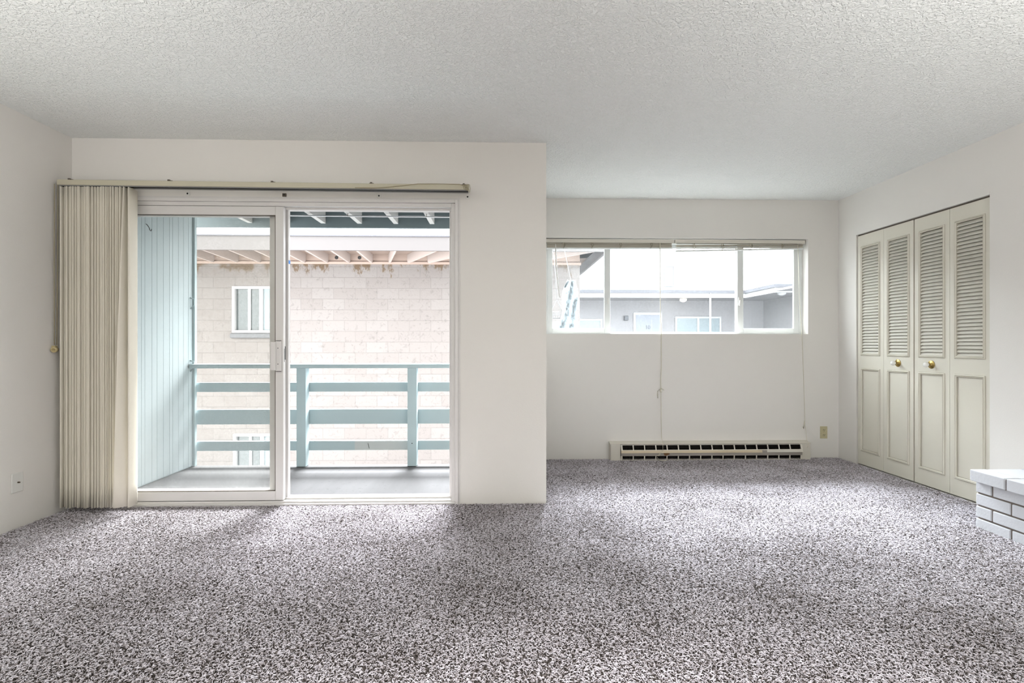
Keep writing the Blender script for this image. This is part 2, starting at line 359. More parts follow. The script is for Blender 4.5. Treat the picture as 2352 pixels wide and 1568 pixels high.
# ------------------------------------------------------------------ carpet pile (one object)
def carpet():
    T = (XR-XL)/9
    rnd = random.Random(3)
    verts = []; faces = []; tone = []
    n = 106; st = T/n
    for i in range(n):
        for j in range(n):
            x = (i+rnd.random())*st-T/2; y = (j+rnd.random())*st-T/2
            a = rnd.random()*2*PI; L = rnd.uniform(.008, .015); r = rnd.uniform(.0011, .0018)
            ca, sa = math.cos(a), math.sin(a); cur = rnd.uniform(-.9, .9)
            h = rnd.uniform(.004, .0085)
            base = len(verts)
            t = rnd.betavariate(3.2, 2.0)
            for k, (u, z, rr) in enumerate(((0, 0.0, .9), (.30, .8*h, 1.0), (.7, h*1.05, 1.0), (1.0, h*.85, .55))):
                dx = u*L; dy = cur*L*u*u
                px = x+dx*ca-dy*sa; py = y+dx*sa+dy*ca
                nx, ny = -sa, ca
                R = r*rr
                verts += [(px+nx*R, py+ny*R, z), (px-nx*R, py-ny*R, z), (px, py, z+R*1.5)]
                tone += [t*(0.15, .7, 1.0, 1.0)[k]]*3  # roots painted darker, shade between strands put into the tone
            for k in range(3):
                q = base+3*k
                faces += [(q, q+1, q+4, q+3), (q+1, q+2, q+5, q+4), (q+2, q, q+3, q+5)]
            faces.append((base+9, base+10, base+11))
    me = bpy.data.meshes.new('carpet_pile'); me.from_pydata(verts, [], faces)
    at = me.attributes.new('tone', 'FLOAT', 'POINT'); at.data.foreach_set('value', tone)
    me.polygons.foreach_set('use_smooth', [True]*len(me.polygons))
    me.materials.append(M['carpet']); me.update()
    o = bpy.data.objects.new('carpet', me); C.objects.link(o)
    e = .010; pts = []
    def fill(x0, x1, y0, y1):
        nx = round((x1-x0)/T); ny = max(1, round((y1-y0)/T)); sx = (x1-x0)/nx; sy = (y1-y0)/ny
        for i in range(nx):
            for j in range(ny): pts.append((x0+sx*(i+.5), y0+sy*(j+.5), sx/T, sy/T))
    fill(XL+e, XR-e, YD-e-5*T, YD-e); fill(XP+e, XR-e, YD-e, YA-e)
    g = bpy.data.node_groups.new('carpet_tiling', 'GeometryNodeTree')
    g.interface.new_socket('Geometry', in_out='INPUT', socket_type='NodeSocketGeometry')
    g.interface.new_socket('Geometry', in_out='OUTPUT', socket_type='NodeSocketGeometry')
    gi = g.nodes.new('NodeGroupInput'); go = g.nodes.new('NodeGroupOutput'); jn = g.nodes.new('GeometryNodeJoinGeometry')
    for i, (x, y, kx, ky) in enumerate(pts):
        gti = g.nodes.new('GeometryNodeGeometryToInstance'); tr = g.nodes.new('GeometryNodeTransform')
        g.links.new(gi.outputs[0], gti.inputs[0]); g.links.new(gti.outputs[0], tr.inputs['Geometry'])
        tr.inputs['Translation'].default_value = (x, y, 0)
        q = rnd.randrange(4)
        tr.inputs['Rotation'].default_value = (0, 0, q*PI/2)
        tr.inputs['Scale'].default_value = (kx, ky, 1) if q % 2 == 0 else (ky, kx, 1)
        g.links.new(tr.outputs[0], jn.inputs[0])
    g.links.new(jn.outputs[0], go.inputs[0])
    md = o.modifiers.new('tiling', 'NODES'); md.node_group = g
    tag(o, 'grey shag carpet of pale and dark yarn covering the floor', 'carpet', kind='stuff')
carpet()

# ------------------------------------------------------------------ door_1: sliding glass door
d = thing('door_1', ((DX0+DX1)/2, YD, 0), 'white framed sliding glass door to the balcony, half open', 'door', kind='structure')
b = MB()
wallframe(b, DX0-.0, DX1+.0, 0, DZ, YD-.012, YD+.135, .022, .002, wb=.02)
wallframe(b, DX0+.022, DX1-.022, .02, DZ-.022, YD+.004, YD+.13, .026, .002, wb=.012)
wallframe(b, DX0+.048, DX1-.048, .032, DZ-.048, YD+.06, YD+.13, .018, .002, wb=.006, wt=.004)
b.box(DX0+.05, DX1-.05, YD+.045, YD+.052, .032, .044)       # track fins
b.box(DX0+.05, DX1-.05, YD+.098, YD+.105, .032, .042)
b.box(DX0+.05, DX1-.05, YD+.045, YD+.052, DZ-.062, DZ-.048)
b.build('frame', M['vinyl'], d)
# sliding panel (inner track, parked at the left)
sx0, sx1, sy0, sy1, sz0, sz1 = -2.57, -1.438, YD+.006, YD+.043, .036, DZ-.05
p = MB(); wallframe(p, sx0, sx1, sz0, sz1, sy0, sy1, .053, .003, wb=.062, wt=.058)
sp = p.build('sliding_panel', M['vinyl'], d)
MB().box(sx0+.05, sx1-.05, sy0+.016, sy0+.022, sz0+.06, sz1-.056).build('pane', M['gdoor'], sp)
g = MB(); wallframe(g, sx0+.052, sx1-.052, sz0+.061, sz1-.057, sy0+.003, sy0+.015, .005)
g.build('gasket', M['darkmetal'], sp)
h = MB().box(sx1-.075, sx1-.042, sy0-.028, sy0-.006, .905, 1.095, .004).box(sx1-.046, sx1-.012, sy0-.014, sy0+.002, .90, 1.10, .003)
h.build('pull_handle', M['vinyl'], sp)
h = MB().box(sx1-.045, sx1-.013, sy0-.010, sy0+.0015, 1.1, 1.1035).box(sx1-.045, sx1-.013, sy0-.010, sy0+.0015, .8965, .90)
for z in (.947, 1.053): h.lathe([(0, .003), (.002, .003)], (sx1-.029, sy0-.016, z), (0, 1, 0), 10)
h.box(sx1-.0, sx1+.0012, sy0+.014, sy0+.017, .96, 1.05)
h.box(sx1-.0, sx1+.0015, sy1-.012, sy1-.004, .975, 1.065)
h.build('latch', M['black'], sp)
# fixed panel (outer track)
fx0, fx1, fy0, fy1 = -2.57, -1.430, YD+.066, YD+.100
p = MB(); wallframe(p, fx0, fx1, sz0+.004, sz1, fy0, fy1, .055, .003); p.box(fx1-.126, fx1-.054, fy0, fy1-.004, sz0+.055, sz1-.052, .003)
fp = p.build('fixed_panel', M['vinyl'], d)
MB().box(fx0+.05, fx1-.05, fy0+.014, fy0+.02, sz0+.05, sz1-.05).build('pane', M['gdoor'], fp)
MB().box(fx1-.0, fx1+.002, fy0+.005, fy0+.03, 1.628, 1.652).build('blue_tape', M['tape'], fp)
MB().box(DX0-.012, DX1+.010, YD-.003, YD+.001, DZ, DZ+.012).box(DX1, DX1+.012, YD-.003, YD+.001, 0, DZ).build('casing', M['vinyl'], d)

# ------------------------------------------------------------------ vertical blind
t = thing('vertical_blind', (-1.49, 3.30, 2.10), 'ivory vertical blind stacked open at the left of the sliding door', 'blind')
tilt = Matrix.Rotation(0.0045, 3, 'Y')
b = MB(); b.obox((-1.493, 3.300, 2.100), (2.606, .055, .034), tilt, .003)
hr = b.build('head_rail', M['track'], t)
b = MB(); b.obox((-1.493, 3.300, 2.0805), (2.59, .012, .006), tilt); b.build('slot', M['black'], hr)
b = MB(); b.obox((-1.493, 3.2755, 2.0795), (2.59, .005, .006), tilt, .001); b.obox((-1.493, 3.3245, 2.0795), (2.59, .005, .006), tilt, .001); b.build('lip', M['raft'], hr)
for x in (-2.72, -2.10, -1.45, -.82, -.225):
    b = MB(); z = 2.118-.0045*(x+1.493)
    b.box(x-.014, x+.014, 3.285, YD-.001, z-.001, z+.005).box(x-.006, x+.006, 3.27, 3.285, z-.002, z+.006)
    b.build('bracket', M['darkmetal'], t)
xs = []
x = -2.768
rnd = random.Random(11)
while x < -2.37: xs.append(x); x += rnd.choice([.009, .011, .014, .018])
xs[-1] = -2.352
for i, x in enumerate(xs):
    b = MB(); a = rnd.uniform(-.10, .10); z0 = .045+rnd.uniform(-.006, .006); y = 3.308+rnd.uniform(-.006, .006); tw = 0
    if i == len(xs)-1: a = 0.02
    if i == len(xs)-2: a = 0.15; tw = 0.95; x = -2.383
    if i == len(xs)-3: x = -2.40; tw = .1
    n = 9; w = .088; nz = 14; grid = []
    for kz in range(nz+1):
        fz = kz/nz; z = z0+(2.0775-z0)*fz
        aa = a-tw*(1-fz)
        row = []
        for k in range(n):
            u = (k/(n-1)-.5)*w; c = .006*(1-(2*u/w)**2)
            vx = c+.0; vy = u
            X = x+vx*math.cos(aa)-vy*math.sin(aa); Y = y+vx*math.sin(aa)+vy*math.cos(aa)-(.045*(1-fz) if tw > .5 else 0)
            row.append((X, Y, z))
        grid.append(row)
    va = [[b.bm.verts.new(p) for p in r] for r in grid]
    vb = [[b.bm.verts.new((p[0]+.0011, p[1], p[2])) for p in r] for r in grid]
    for kz in range(nz):
        for k in range(n-1):
            f = b.bm.faces.new((va[kz][k], va[kz][k+1], va[kz+1][k+1], va[kz+1][k])); f.smooth = True
            f = b.bm.faces.new((vb[kz][k], vb[kz+1][k], vb[kz+1][k+1], vb[kz][k+1])); f.smooth = True
        for k in (0, n-1):
            b.bm.faces.new((va[kz][k], va[kz+1][k], vb[kz+1][k], vb[kz][k]))
    for k in range(n-1):
        for kz in (0, nz): b.bm.faces.new((va[kz][k], vb[kz][k], vb[kz][k+1], va[kz][k+1]))
    v = b.build('vane', M['vane'], t)
    MB().tube([(x, y, 2.070), (x, y, 2.088)], .003, 6).build('hook', M['ivory'], v)
# control cord down the left wall, with its tension pulley
b = MB(); b.tube([(-2.800, 3.262, 2.09), (-2.800, 3.26, 1.6), (-2.799, 3.26, 1.075)], .0022, 6)
b.tube([(-2.790, 3.275, 2.09), (-2.791, 3.275, 1.6), (-2.793, 3.27, 1.075)], .0022, 6)
b.build('control_cord', M['cord'], t)
b = MB()
b.lathe([(-.016, .011), (-.015, .017), (.012, .017), (.014, .014), (.014, .010), (.006, .008), (.004, .001)], (-2.794, 3.255, 1.045), (.35, -1, -.15), 16)
b.box(-2.814, -2.79, 3.255, 3.275, 1.035, 1.07, .002)
b.build('cord_pulley', M['ivory'], t)
# loose cord wound at the right end of the rail
pts = [(-.92, 3.266, 2.083), (-.80, 3.266, 2.083), (-.70, 3.266, 2.090), (-.60, 3.268, 2.1015), (-.52, 3.268, 2.1115), (-.40, 3.269, 2.113), (-.25, 3.269, 2.1115), (-.215, 3.265, 2.10)]
b = MB().tube(pts, .0022, 6)
for k in range(5):
    zz = 2.112; xx = -.222+.006*k
    b.tube([(xx, 3.268, zz), (xx-.004+.003*(k % 3), 3.264, 2.095), (xx+.006*(k % 2), 3.265, 2.078+.003*(k % 2))], .002, 6)
b.tube([(-.20, 3.268, 2.112), (-.186, 3.264, 2.108), (-.181, 3.264, 2.085), (-.184, 3.264, 2.062), (-.190, 3.264, 2.055)], .0013, 6)
b.tube([(-.212, 3.266, 2.077), (-.2, 3.262, 2.070), (-.196, 3.262, 2.076)], .003, 6)
b.build('loose_cord', M['cord'], t)
# old bracket clips left on the wall below the rail
for (x, dark, lab) in ((-2.06, 0, 'leftmost small wall clip under the blind rail, near the stacked vanes'), (-1.427, 1, 'dark square clip on the wall under the blind rail above the door stile'),
             (-.80, 0, 'small white clip under the blind rail above the open half of the door'), (-.208, 0, 'small white clip under the right end of the blind rail')):
    b = MB(); z = 2.079-.0*x - (x+2.06)*.004
    b.box(x-.013, x+.013, YD-.008, YD, z-.014, z+.008, .002)
    o = b.build('wall_clip', M['darkmetal'] if dark else M['plate']); tag(o, lab, 'clip', 'old clips under the blind rail')
    MB().lathe([(0, .006), (.002, .005)], (x, YD-.009, z-.002), (0, 1, 0), 10).build('screw', M['black'], o)

# ------------------------------------------------------------------ window_1 : three part slider in the alcove
w = thing('window_1', ((WX0+WX1)/2, 4.80, WZ0), 'wide three-pane slider window high in the alcove wall', 'window', kind='structure')
b = MB(); wallframe(b, WX0, WX1, WZ0, WZ1, 4.79, 4.86, .035, .002, wb=.010)
b.build('frame', M['alu'], w)
def sash(x0, x1, name, wl, wr, y0, y1, wb, wt):
    p = MB(); zb, zt = WZ0+.008, WZ1-.03
    p.box(x0, x0+wl, y0, y1, zb, zt, .002); p.box(x1-wr, x1, y0, y1, zb, zt, .002)
    p.box(x0+wl, x1-wr, y0, y1, zb, zb+wb, .002); p.box(x0+wl, x1-wr, y0, y1, zt-wt, zt, .002)
    o = p.build(name, M['alu'], w)
    MB().box(x0+wl-.003, x1-wr+.003, (y0+y1)/2-.002, (y0+y1)/2+.002, zb+wb-.003, zt-wt+.003).build('pane', M['gwin'], o)
    return o
sl = sash(.465, 1.064, 'sliding_sash', .048, .055, 4.792, 4.815, .048, .04)
sr = sash(2.295, 2.892, 'sliding_sash', .058, .048, 4.792, 4.815, .048, .04)
fs = sash(1.03, 2.34, 'fixed_pane_frame', .045, .045, 4.83, 4.850, .014, .04)
b = MB().box(2.303, 2.322, 4.782, 4.793, 1.45, 1.53, .003).obox((2.311, 4.776, 1.475), (.009, .012, .05), Matrix.Rotation(.15, 3, 'Y'), .002)
b.build('latch', M['plate'], sr)
b = MB().box(1.036, 1.050, 4.782, 4.793, 1.46, 1.52, .003); b.build('latch', M['plate'], sl)

# mini blinds raised to the top of the window
def miniblind(x0, x1, zl, zr, label):
    t = thing('mini_blind', ((x0+x1)/2, 4.745, 2.05), label, 'blind', 'raised mini blinds in the alcove window')
    MB().box(x0, x1, 4.725, 4.762, 2.034, 2.066, .002).build('head_rail', M['heater'], t)
    b = MB(); n = 10
    for k in range(n):
        f = k/(n-1); za = 2.030-(2.030-zl-.012)*f; zb = 2.030-(2.030-zr-.012)*f
        dz = zb-za; L = x1-x0-.03; an = math.atan2(dz, L)
        j = (rnd.random()-.5)*.006
        b.obox(((x0+x1)/2, 4.745+j, (za+zb)/2), (L, .026, .0012), Matrix.Rotation(-an, 3, 'Y') @ Matrix.Rotation((rnd.random()-.5)*.35, 3, 'X'))
    b.build('slats', M['vane'], t)
    an = math.atan2(zr-zl, x1-x0)
    b = MB().obox(((x0+x1)/2, 4.745, (zl+zr)/2+.005), (x1-x0-.02, .026, .012), Matrix.Rotation(-an, 3, 'Y'), .002)
    b.build('bottom_rail', M['alu'], t)
    for f in (.14, .36, .58, .82):
        x = x0+(x1-x0)*f; zz = zl+(zr-zl)*f
        b = MB().tube([(x, 4.728, 2.034), (x-.006, 4.722, zz+.035), (x+.010, 4.724, zz+.02), (x-.002, 4.726, zz+.002)], .002, 5).tube([(x+.01, 4.728, 2.034), (x+.016, 4.722, zz+.03), (x-.006, 4.724, zz+.012)], .002, 5)
        b.build('ladder_cord', M['cord'], t)
    return t
b1 = miniblind(.44, 1.655, 1.975, 1.982, 'left mini blind raised in the alcove window, nearer the sliding door')
b2 = miniblind(1.668, 2.915, 1.953, 1.985, 'right mini blind raised in the alcove window, its stack sagging at one end')
MB().tube([(.535, 4.735, 2.02), (.545, 4.74, 1.8), (.575, 4.745, 1.52)], .005, 8).build('tilt_wand', M['plate'], b1)
b = MB(); cx = 1.522
b.tube([(cx, 4.722, 2.035), (cx, 4.715, 1.5), (cx, 4.69, 1.2), (cx+.002, 4.692, 1.17), (cx+.002, 4.69, .9), (cx-.004, 4.688, .705), (cx-.002, 4.688, .65)], .0030, 6)
b.tube([(cx-.002, 4.688, .66), (cx-.006, 4.684, .645), (cx-.001, 4.680, .63)], .007, 7)
b.tube([(cx-.002, 4.688, .665), (cx-.018, 4.683, .655), (cx-.034, 4.683, .640), (cx-.038, 4.684, .600), (cx-.032, 4.685, .575), (cx-.028, 4.685, .61)], .0028, 6)
b.tube([(cx-.002, 4.688, .665), (cx+.016, 4.683, .660), (cx+.026, 4.683, .648), (cx+.012, 4.684, .650)], .0030, 6)
b.tube([(cx-.002, 4.688, .65), (cx, 4.69, .4), (cx-.004, 4.67, .22), (cx-.008, 4.612, .165), (cx-.012, 4.606, .10), (cx-.05, 4.60, .07), (cx-.065, 4.60, .04), (cx-.05, 4.60, .015), (cx-.02, 4.59, .012), (cx+.02, 4.59, .014)], .0024, 6)
b.tube([(cx-.012, 4.606, .105), (cx-.035, 4.600, .085), (cx-.045, 4.598, .06), (cx-.075, 4.6, .055)], .0024, 6)
b.build('pull_cord', M['stringm'], b1)
b = MB(); cx = 2.855
b.tube([(cx-.008, 4.73, 2.035), (cx, 4.72, 1.5), (cx+.005, 4.69, 1.185), (cx+.02, 4.692, .9), (cx+.035, 4.69, .38), (cx+.03, 4.685, .335), (cx+.022, 4.685, .29)], .0018, 6)
b.tube([(cx+.030, 4.687, .355), (cx+.025, 4.684, .32), (cx+.018, 4.684, .285), (cx+.012, 4.684, .30)], .0036, 6)
b.tube([(cx+.030, 4.687, .345), (cx+.038, 4.684, .30), (cx+.025, 4.65, .20), (cx+.01, 4.60, .15), (cx+.0, 4.600, .12)], .0018, 6)
b.build('pull_cord', M['stringm'], b2)

# ------------------------------------------------------------------ baseboard heater
t = thing('baseboard_heater', (1.97, 4.66, 0), 'long ivory electric baseboard heater with a scorched spot under the alcove window', 'heater')
hx0, hx1 = 1.03, 2.91
b = MB().box(hx0, hx1, 4.69, 4.699, .0, .172)
b.hull([(hx0, 4.70, .174), (hx1, 4.70, .174), (hx1, 4.628, .160), (hx0, 4.628, .160), (hx0, 4.70, .168), (hx1, 4.70, .168), (hx1, 4.628, .154), (hx0, 4.628, .154)],
       [(0, 1, 2, 3), (4, 7, 6, 5), (3, 2, 6, 7), (0, 3, 7, 4), (1, 5, 6, 2), (0, 4, 5, 1)])
b.build('body', M['heater'], t)
MB().box(hx0+.004, hx0+.095, 4.628, 4.69, .004, .153, .003).build('end_cap', M['heater'], t)
MB().box(hx1-.085, hx1-.004, 4.628, 4.69, .004, .153, .003).build('end_cap', M['heater'], t)
fx0_, fx1_ = hx0+.097, hx1-.087; n = 16; pw = (fx1_-fx0_-.02)/n
b = MB().box(fx0_, fx1_, 4.67, 4.685, .015, .15)
for k in range(150):
    x = fx0_+.01+(fx1_-fx0_-.02)*k/149; b.box(x-.0007, x+.0007, 4.642, 4.67, .02, .145)
for z in (.033, .045, .118, .130): b.tube([(fx0_, 4.650, z), (fx1_, 4.650, z)], .0022, 6)
b.build('heating_fins', M['fins'], t)
def grille(z0, z1, y0, y1, name, m):
    b = MB(); bz = .006
    def yy(z): return y0+(y1-y0)*(z-z0)/(z1-z0)
    def bar(xa, xb, za, zb):
        b.hull([(xa, yy(za), za), (xb, yy(za), za), (xb, yy(zb), zb), (xa, yy(zb), zb), (xa, yy(za)+.003, za), (xb, yy(za)+.003, za), (xb, yy(zb)+.003, zb), (xa, yy(zb)+.003, zb)],
               [(0, 1, 2, 3), (7, 6, 5, 4), (0, 4, 5, 1), (1, 5, 6, 2), (2, 6, 7, 3), (3, 7, 4, 0)])
    bar(fx0_, fx1_, z0, z0+bz); bar(fx0_, fx1_, z1-bz*.6, z1)
    for k in range(n+1):
        x = fx0_+.01+pw*k; wd = .005
        bar(x-wd-(.006 if k == 0 else 0), x+wd+(.006 if k == n else 0), z0+bz, z1-bz*.6)
    return b.build(name, m, t)
grille(.100, .150, 4.612, 4.630, 'upper_grille', M['heater'])
grille(.008, .052, 4.626, 4.622, 'lower_grille', M['heater'])
MB().hull([(fx0_, 4.606, .078), (2.44, 4.606, .078), (2.44, 4.612, .101), (fx0_, 4.612, .101), (fx0_, 4.612, .078), (2.44, 4.612, .078), (2.44, 4.617, .101), (fx0_, 4.617, .101)],
          [(0, 1, 2, 3), (7, 6, 5, 4), (0, 4, 5, 1), (1, 5, 6, 2), (2, 6, 7, 3), (3, 7, 4, 0)]).build('deflector', M['heatyel'], t)
MB().hull([(2.485, 4.606, .080), (fx1_, 4.606, .080), (fx1_, 4.612, .103), (2.485, 4.612, .103), (2.485, 4.612, .080), (fx1_, 4.612, .080), (fx1_, 4.617, .103), (2.485, 4.617, .103)],
          [(0, 1, 2, 3), (7, 6, 5, 4), (0, 4, 5, 1), (1, 5, 6, 2), (2, 6, 7, 3), (3, 7, 4, 0)]).build('deflector', M['heater'], t)
dm = MB().box(fx0_, fx1_, 4.619, 4.624, .050, .100).build('damper', M['heatgrey'], t)
b = MB(); vs = []
for k in range(20):
    a = 2*PI*k/20; r = 1+.18*math.sin(3*a+1)
    vs.append((1.548+.027*r*math.cos(a), 4.6175, .066+.013*r*math.sin(a)))
f = [b.bm.verts.new(v) for v in vs]; g_ = [b.bm.verts.new((v[0], 4.6192, v[2])) for v in vs]
b.bm.faces.new(f); b.bm.faces.new(g_[::-1])
for k in range(20): b.bm.faces.new((f[k], f[(k+1) % 20], g_[(k+1) % 20], g_[k]))
b.build('scorch_mark', M['rust'], dm)

# ------------------------------------------------------------------ wall outlet (alcove) and cable plate (left wall)
t = thing('wall_outlet', (3.075, YA, .188), 'almond duplex outlet low on the alcove wall beside the heater', 'outlet')
MB().box(3.040, 3.110, YA-.006, YA, .188, .303, .003).build('cover_plate', M['outletm'], t)
for z in (.222, .268):
    b = MB().lathe([(0, .0165), (.003, .0165), (.004, .015)], (3.075, YA-.005, z), (0, -1, 0), 20)
    o = b.build('socket', M['outletm'], t)
    b = MB().box(3.0665, 3.0695, YA-.0105, YA-.0085, z-.001, z+.008).box(3.0805, 3.0835, YA-.0105, YA-.0085, z-.001, z+.007).lathe([(0, .003), (.0015, .003)], (3.075, YA-.009, z-.008), (0, -1, 0), 10)
    b.build('slots', M['black'], o)
MB().lathe([(0, .003), (.002, .002)], (3.075, YA-.006, .245), (0, -1, 0), 10).build('screw', M['brass'], t)
t = thing('cable_plate', (XL, 3.03, .215), 'white cable plate with a small dark jack, low on the left wall', 'wall plate')
MB().box(XL, XL+.006, 2.992, 3.063, .215, .330, .003).build('cover_plate', M['plate'], t)
b = MB().tube([(XL+.006, 3.030, .272), (XL+.016, 3.030, .272)], .0045, 10); b.build('cable_jack', M['darkmetal'], t)

# ------------------------------------------------------------------ closet bifold doors (door_2, door_3)
XF = 3.232; TH = .030
pwid = (CY1-CY0-.016)/4
def mouldrect(b, y0, y1, z0, z1, w, h, x=XF):
    # mitred rounded moulding standing proud of the face
    prof = [(-.07, .04), (0, .04), (.08, .7), (.30, 1.0), (.48, .45), (.57, .42), (.64, .85), (.90, .55), (.93, .05), (1.02, .04)]
    lines = (0, 4, 8)
    for i in range(len(prof)-1):
        (a, ha), (c, hc) = prof[i], prof[i+1]
        A = [(x-ha*h, y0+a*w, z0+a*w), (x-ha*h, y1-a*w, z0+a*w), (x-ha*h, y1-a*w, z1-a*w), (x-ha*h, y0+a*w, z1-a*w)]
        B = [(x-hc*h, y0+c*w, z0+c*w), (x-hc*h, y1-c*w, z0+c*w), (x-hc*h, y1-c*w, z1-c*w), (x-hc*h, y0+c*w, z1-c*w)]
        va = [b.bm.verts.new(p) for p in A]; vb = [b.bm.verts.new(p) for p in B]
        for k in range(4):
            f = b.bm.faces.new((va[k], va[(k+1) % 4], vb[(k+1) % 4], vb[k])); f.material_index = 1 if i in lines else 0
    return b
def panel(door, y0, knob_here):
    y1 = y0+pwid-.0025; m = .042
    b = MB()
    b.box(XF, XF+TH, y0, y0+m+.012, .012, 2.047); b.box(XF, XF+TH, y1-m-.012, y1, .012, 2.047)
    b.box(XF, XF+TH, y0+m+.012, y1-m-.012, 1.934, 2.047); b.box(XF, XF+TH, y0+m+.012, y1-m-.012, .855, .991); b.box(XF, XF+TH, y0+m+.012, y1-m-.012, .012, .142)
    b.box(XF+.005, XF+TH-.006, y0+m+.008, y1-m-.008, .138, .858)
    pn = b.build('panel', M['closet'], door)
    mouldrect(MB(), y0+m-.004, y1-m+.004, .979, 1.946, .017, .009).build('molding', M['closet'], pn).data.materials.append(M['moldm'])
    mouldrect(MB(), y0+m-.004, y1-m+.004, .130, .867, .019, .009).build('molding', M['closet'], pn).data.materials.append(M['moldm'])
    b = MB(); ns = 36; za, zb = .996, 1.930
    for k in range(ns):
        z = za+(zb-za)*(k+.5)/ns
        b.obox((XF+.011, (y0+y1)/2, z), (.034, y1-y0-2*m-.024+.002, .0055), Matrix.Rotation(-math.radians(50), 3, 'Y'), .0012)
    b.build('louvers', M['louver'], pn)
    if knob_here:
        yc = (y0+y1)/2; zc = .927
        MB().lathe([(0, .030), (.002, .031), (.004, .029), (.0045, .022), (.006, .020), (.007, .010), (.014, .007), (.022, .007), (.024, .010)], (XF, yc, zc), (-1, 0, 0), 28).build('rosette', M['brass'], pn)
        prof = [(.022, .008)]+[(.024+.018*(1-math.cos(a)), .0185*math.sin(a)+.001) for a in [PI*k/10 for k in range(2, 10)]]+[(.060, .0005)]
        MB().lathe(prof, (XF, yc, zc), (-1, 0, 0), 24).build('knob', M['porcelain'], pn)
d2 = thing('door_2', (XF, CY1-pwid, 0), 'cream louvered bifold closet door farther from the brick hearth, next to the alcove corner', 'door', 'bifold closet doors', 'structure')
d3 = thing('door_3', (XF, CY0+pwid, 0), 'cream louvered bifold closet door behind the brick hearth, nearest the viewer', 'door', 'bifold closet doors', 'structure')
panel(d3, CY0+.003, False); panel(d3, CY0+.003+pwid, True)
y_ = CY1-.003-2*pwid; panel(d2, y_, True); panel(d2, y_+pwid, False)
b = MB().box(XF+.004, XF+.026, CY0+.005, CY1-.005, 2.049, 2.059); b.build('track', M['darkmetal'], d3)

# ------------------------------------------------------------------ brick hearth
t = thing('brick_hearth', (3.0, 2.2, 0), 'white painted brick hearth with brown mortar joints against the right wall', 'hearth')
hy1, hy0, hx = 2.90, .60, 2.81
b = MB(); r2 = random.Random(5)
BL, JT, RH = .1985, .0105, .072
zt = .275
for row in range(4):
    z1 = zt-row*RH; z0 = max(z1-RH+.0095, .0)
    y = hy1; first = True
    while y > hy0+.03:
        L = .0915 if (first and row % 2 == 0) else BL
        first = False
        b.obox((hx+.046+r2.uniform(-.001, .001), y-L/2, (z0+z1)/2), (.092, L, z1-z0), rotz(r2.uniform(-.004, .004)), .004)
        y -= L+JT
    # end face towards the closet
    x = hx+.0925+JT
    while x < XR-.03:
        L = min(BL, XR-x-.002); b.obox((x+L/2, hy1-.046, (z0+z1)/2), (L, .092, z1-z0), None, .004); x += L+JT
b.build('bricks', M['brick'], t)
MB().box(hx+.007, XR-.001, hy0, hy1-.008, .0, .279).build('mortar', M['mortar'], t)
b = MB(); y = hy1+.002; k = 0
while y > hy0:
    L = BL+.004; hgt = r2.uniform(-.0015, .0015)
    b.obox((2.775+.0475, y-L/2, .3115+hgt), (.095, L, .065), rotz(r2.uniform(-.006, .006)), .004)
    x = 2.775+.095+.008
    while x < XR-.02:
        W_ = min(.2, XR-x-.002); off = .10 if k % 2 else 0
        b.obox((x+W_/2, y-L/2, .3115+r2.uniform(-.0015, .0015)), (W_, L, .065), rotz(r2.uniform(-.004, .004)), .004); x += W_+.008
    y -= L+.011; k += 1
b.build('cap_bricks', M['brick'], t)
MB().box(2.785, XR-.001, hy0, hy1-.006, .277, .336).build('cap_mortar', M['mortar'], t)

# ------------------------------------------------------------------ balcony
YB = YD+.14
tag(MB().box(-3.0, .18, YB+.002, 4.735, -.16, -.04).build('balcony_deck', M['deck']), 'grey weathered board deck of the balcony outside the sliding door', 'deck')
# divider wall with grooves
t = thing('privacy_wall', (-2.87, 4.1, -.04), 'pale blue grooved plywood divider at the left end of the balcony', 'divider wall')
MB().box(-2.94, -2.812, YB, 4.70, -.04, 2.53).build('siding_core', M['groove'], t)
b = MB(); ys = [YB, 3.60, 3.68, 3.76, 3.80, 3.88, 3.96, 4.04, 4.08, 4.16, 4.22, 4.30, 4.38, 4.42, 4.50, 4.57, 4.64, 4.70]
for a, c in zip(ys, ys[1:]): b.box(-2.813, -2.802, a+.0016, c-.0016, -.03, 2.53)
b.build('siding_boards', M['tealwall'], t)
MB().box(-2.95, -2.781, 4.70, 4.735, -.04, 2.53, .002).build('end_trim', M['teal'], t)
MB().tube([(-2.804, 4.09, 2.035), (-2.795, 4.095, 2.03), (-2.79, 4.11, 2.01), (-2.79, 4.12, 1.992), (-2.79, 4.132, 1.988), (-2.79, 4.138, 1.996), (-2.79, 4.139, 2.005)], .0028, 6).build('hook', M['black'], t)
for z in (1.45, .88): MB().tube([(-2.80, 4.66, z+.05), (-2.775, 4.68, z+.04), (-2.775, 4.68, z-.01), (-2.80, 4.67, z-.05)], .006, 6).build('rail_bracket', M['teal'], t)
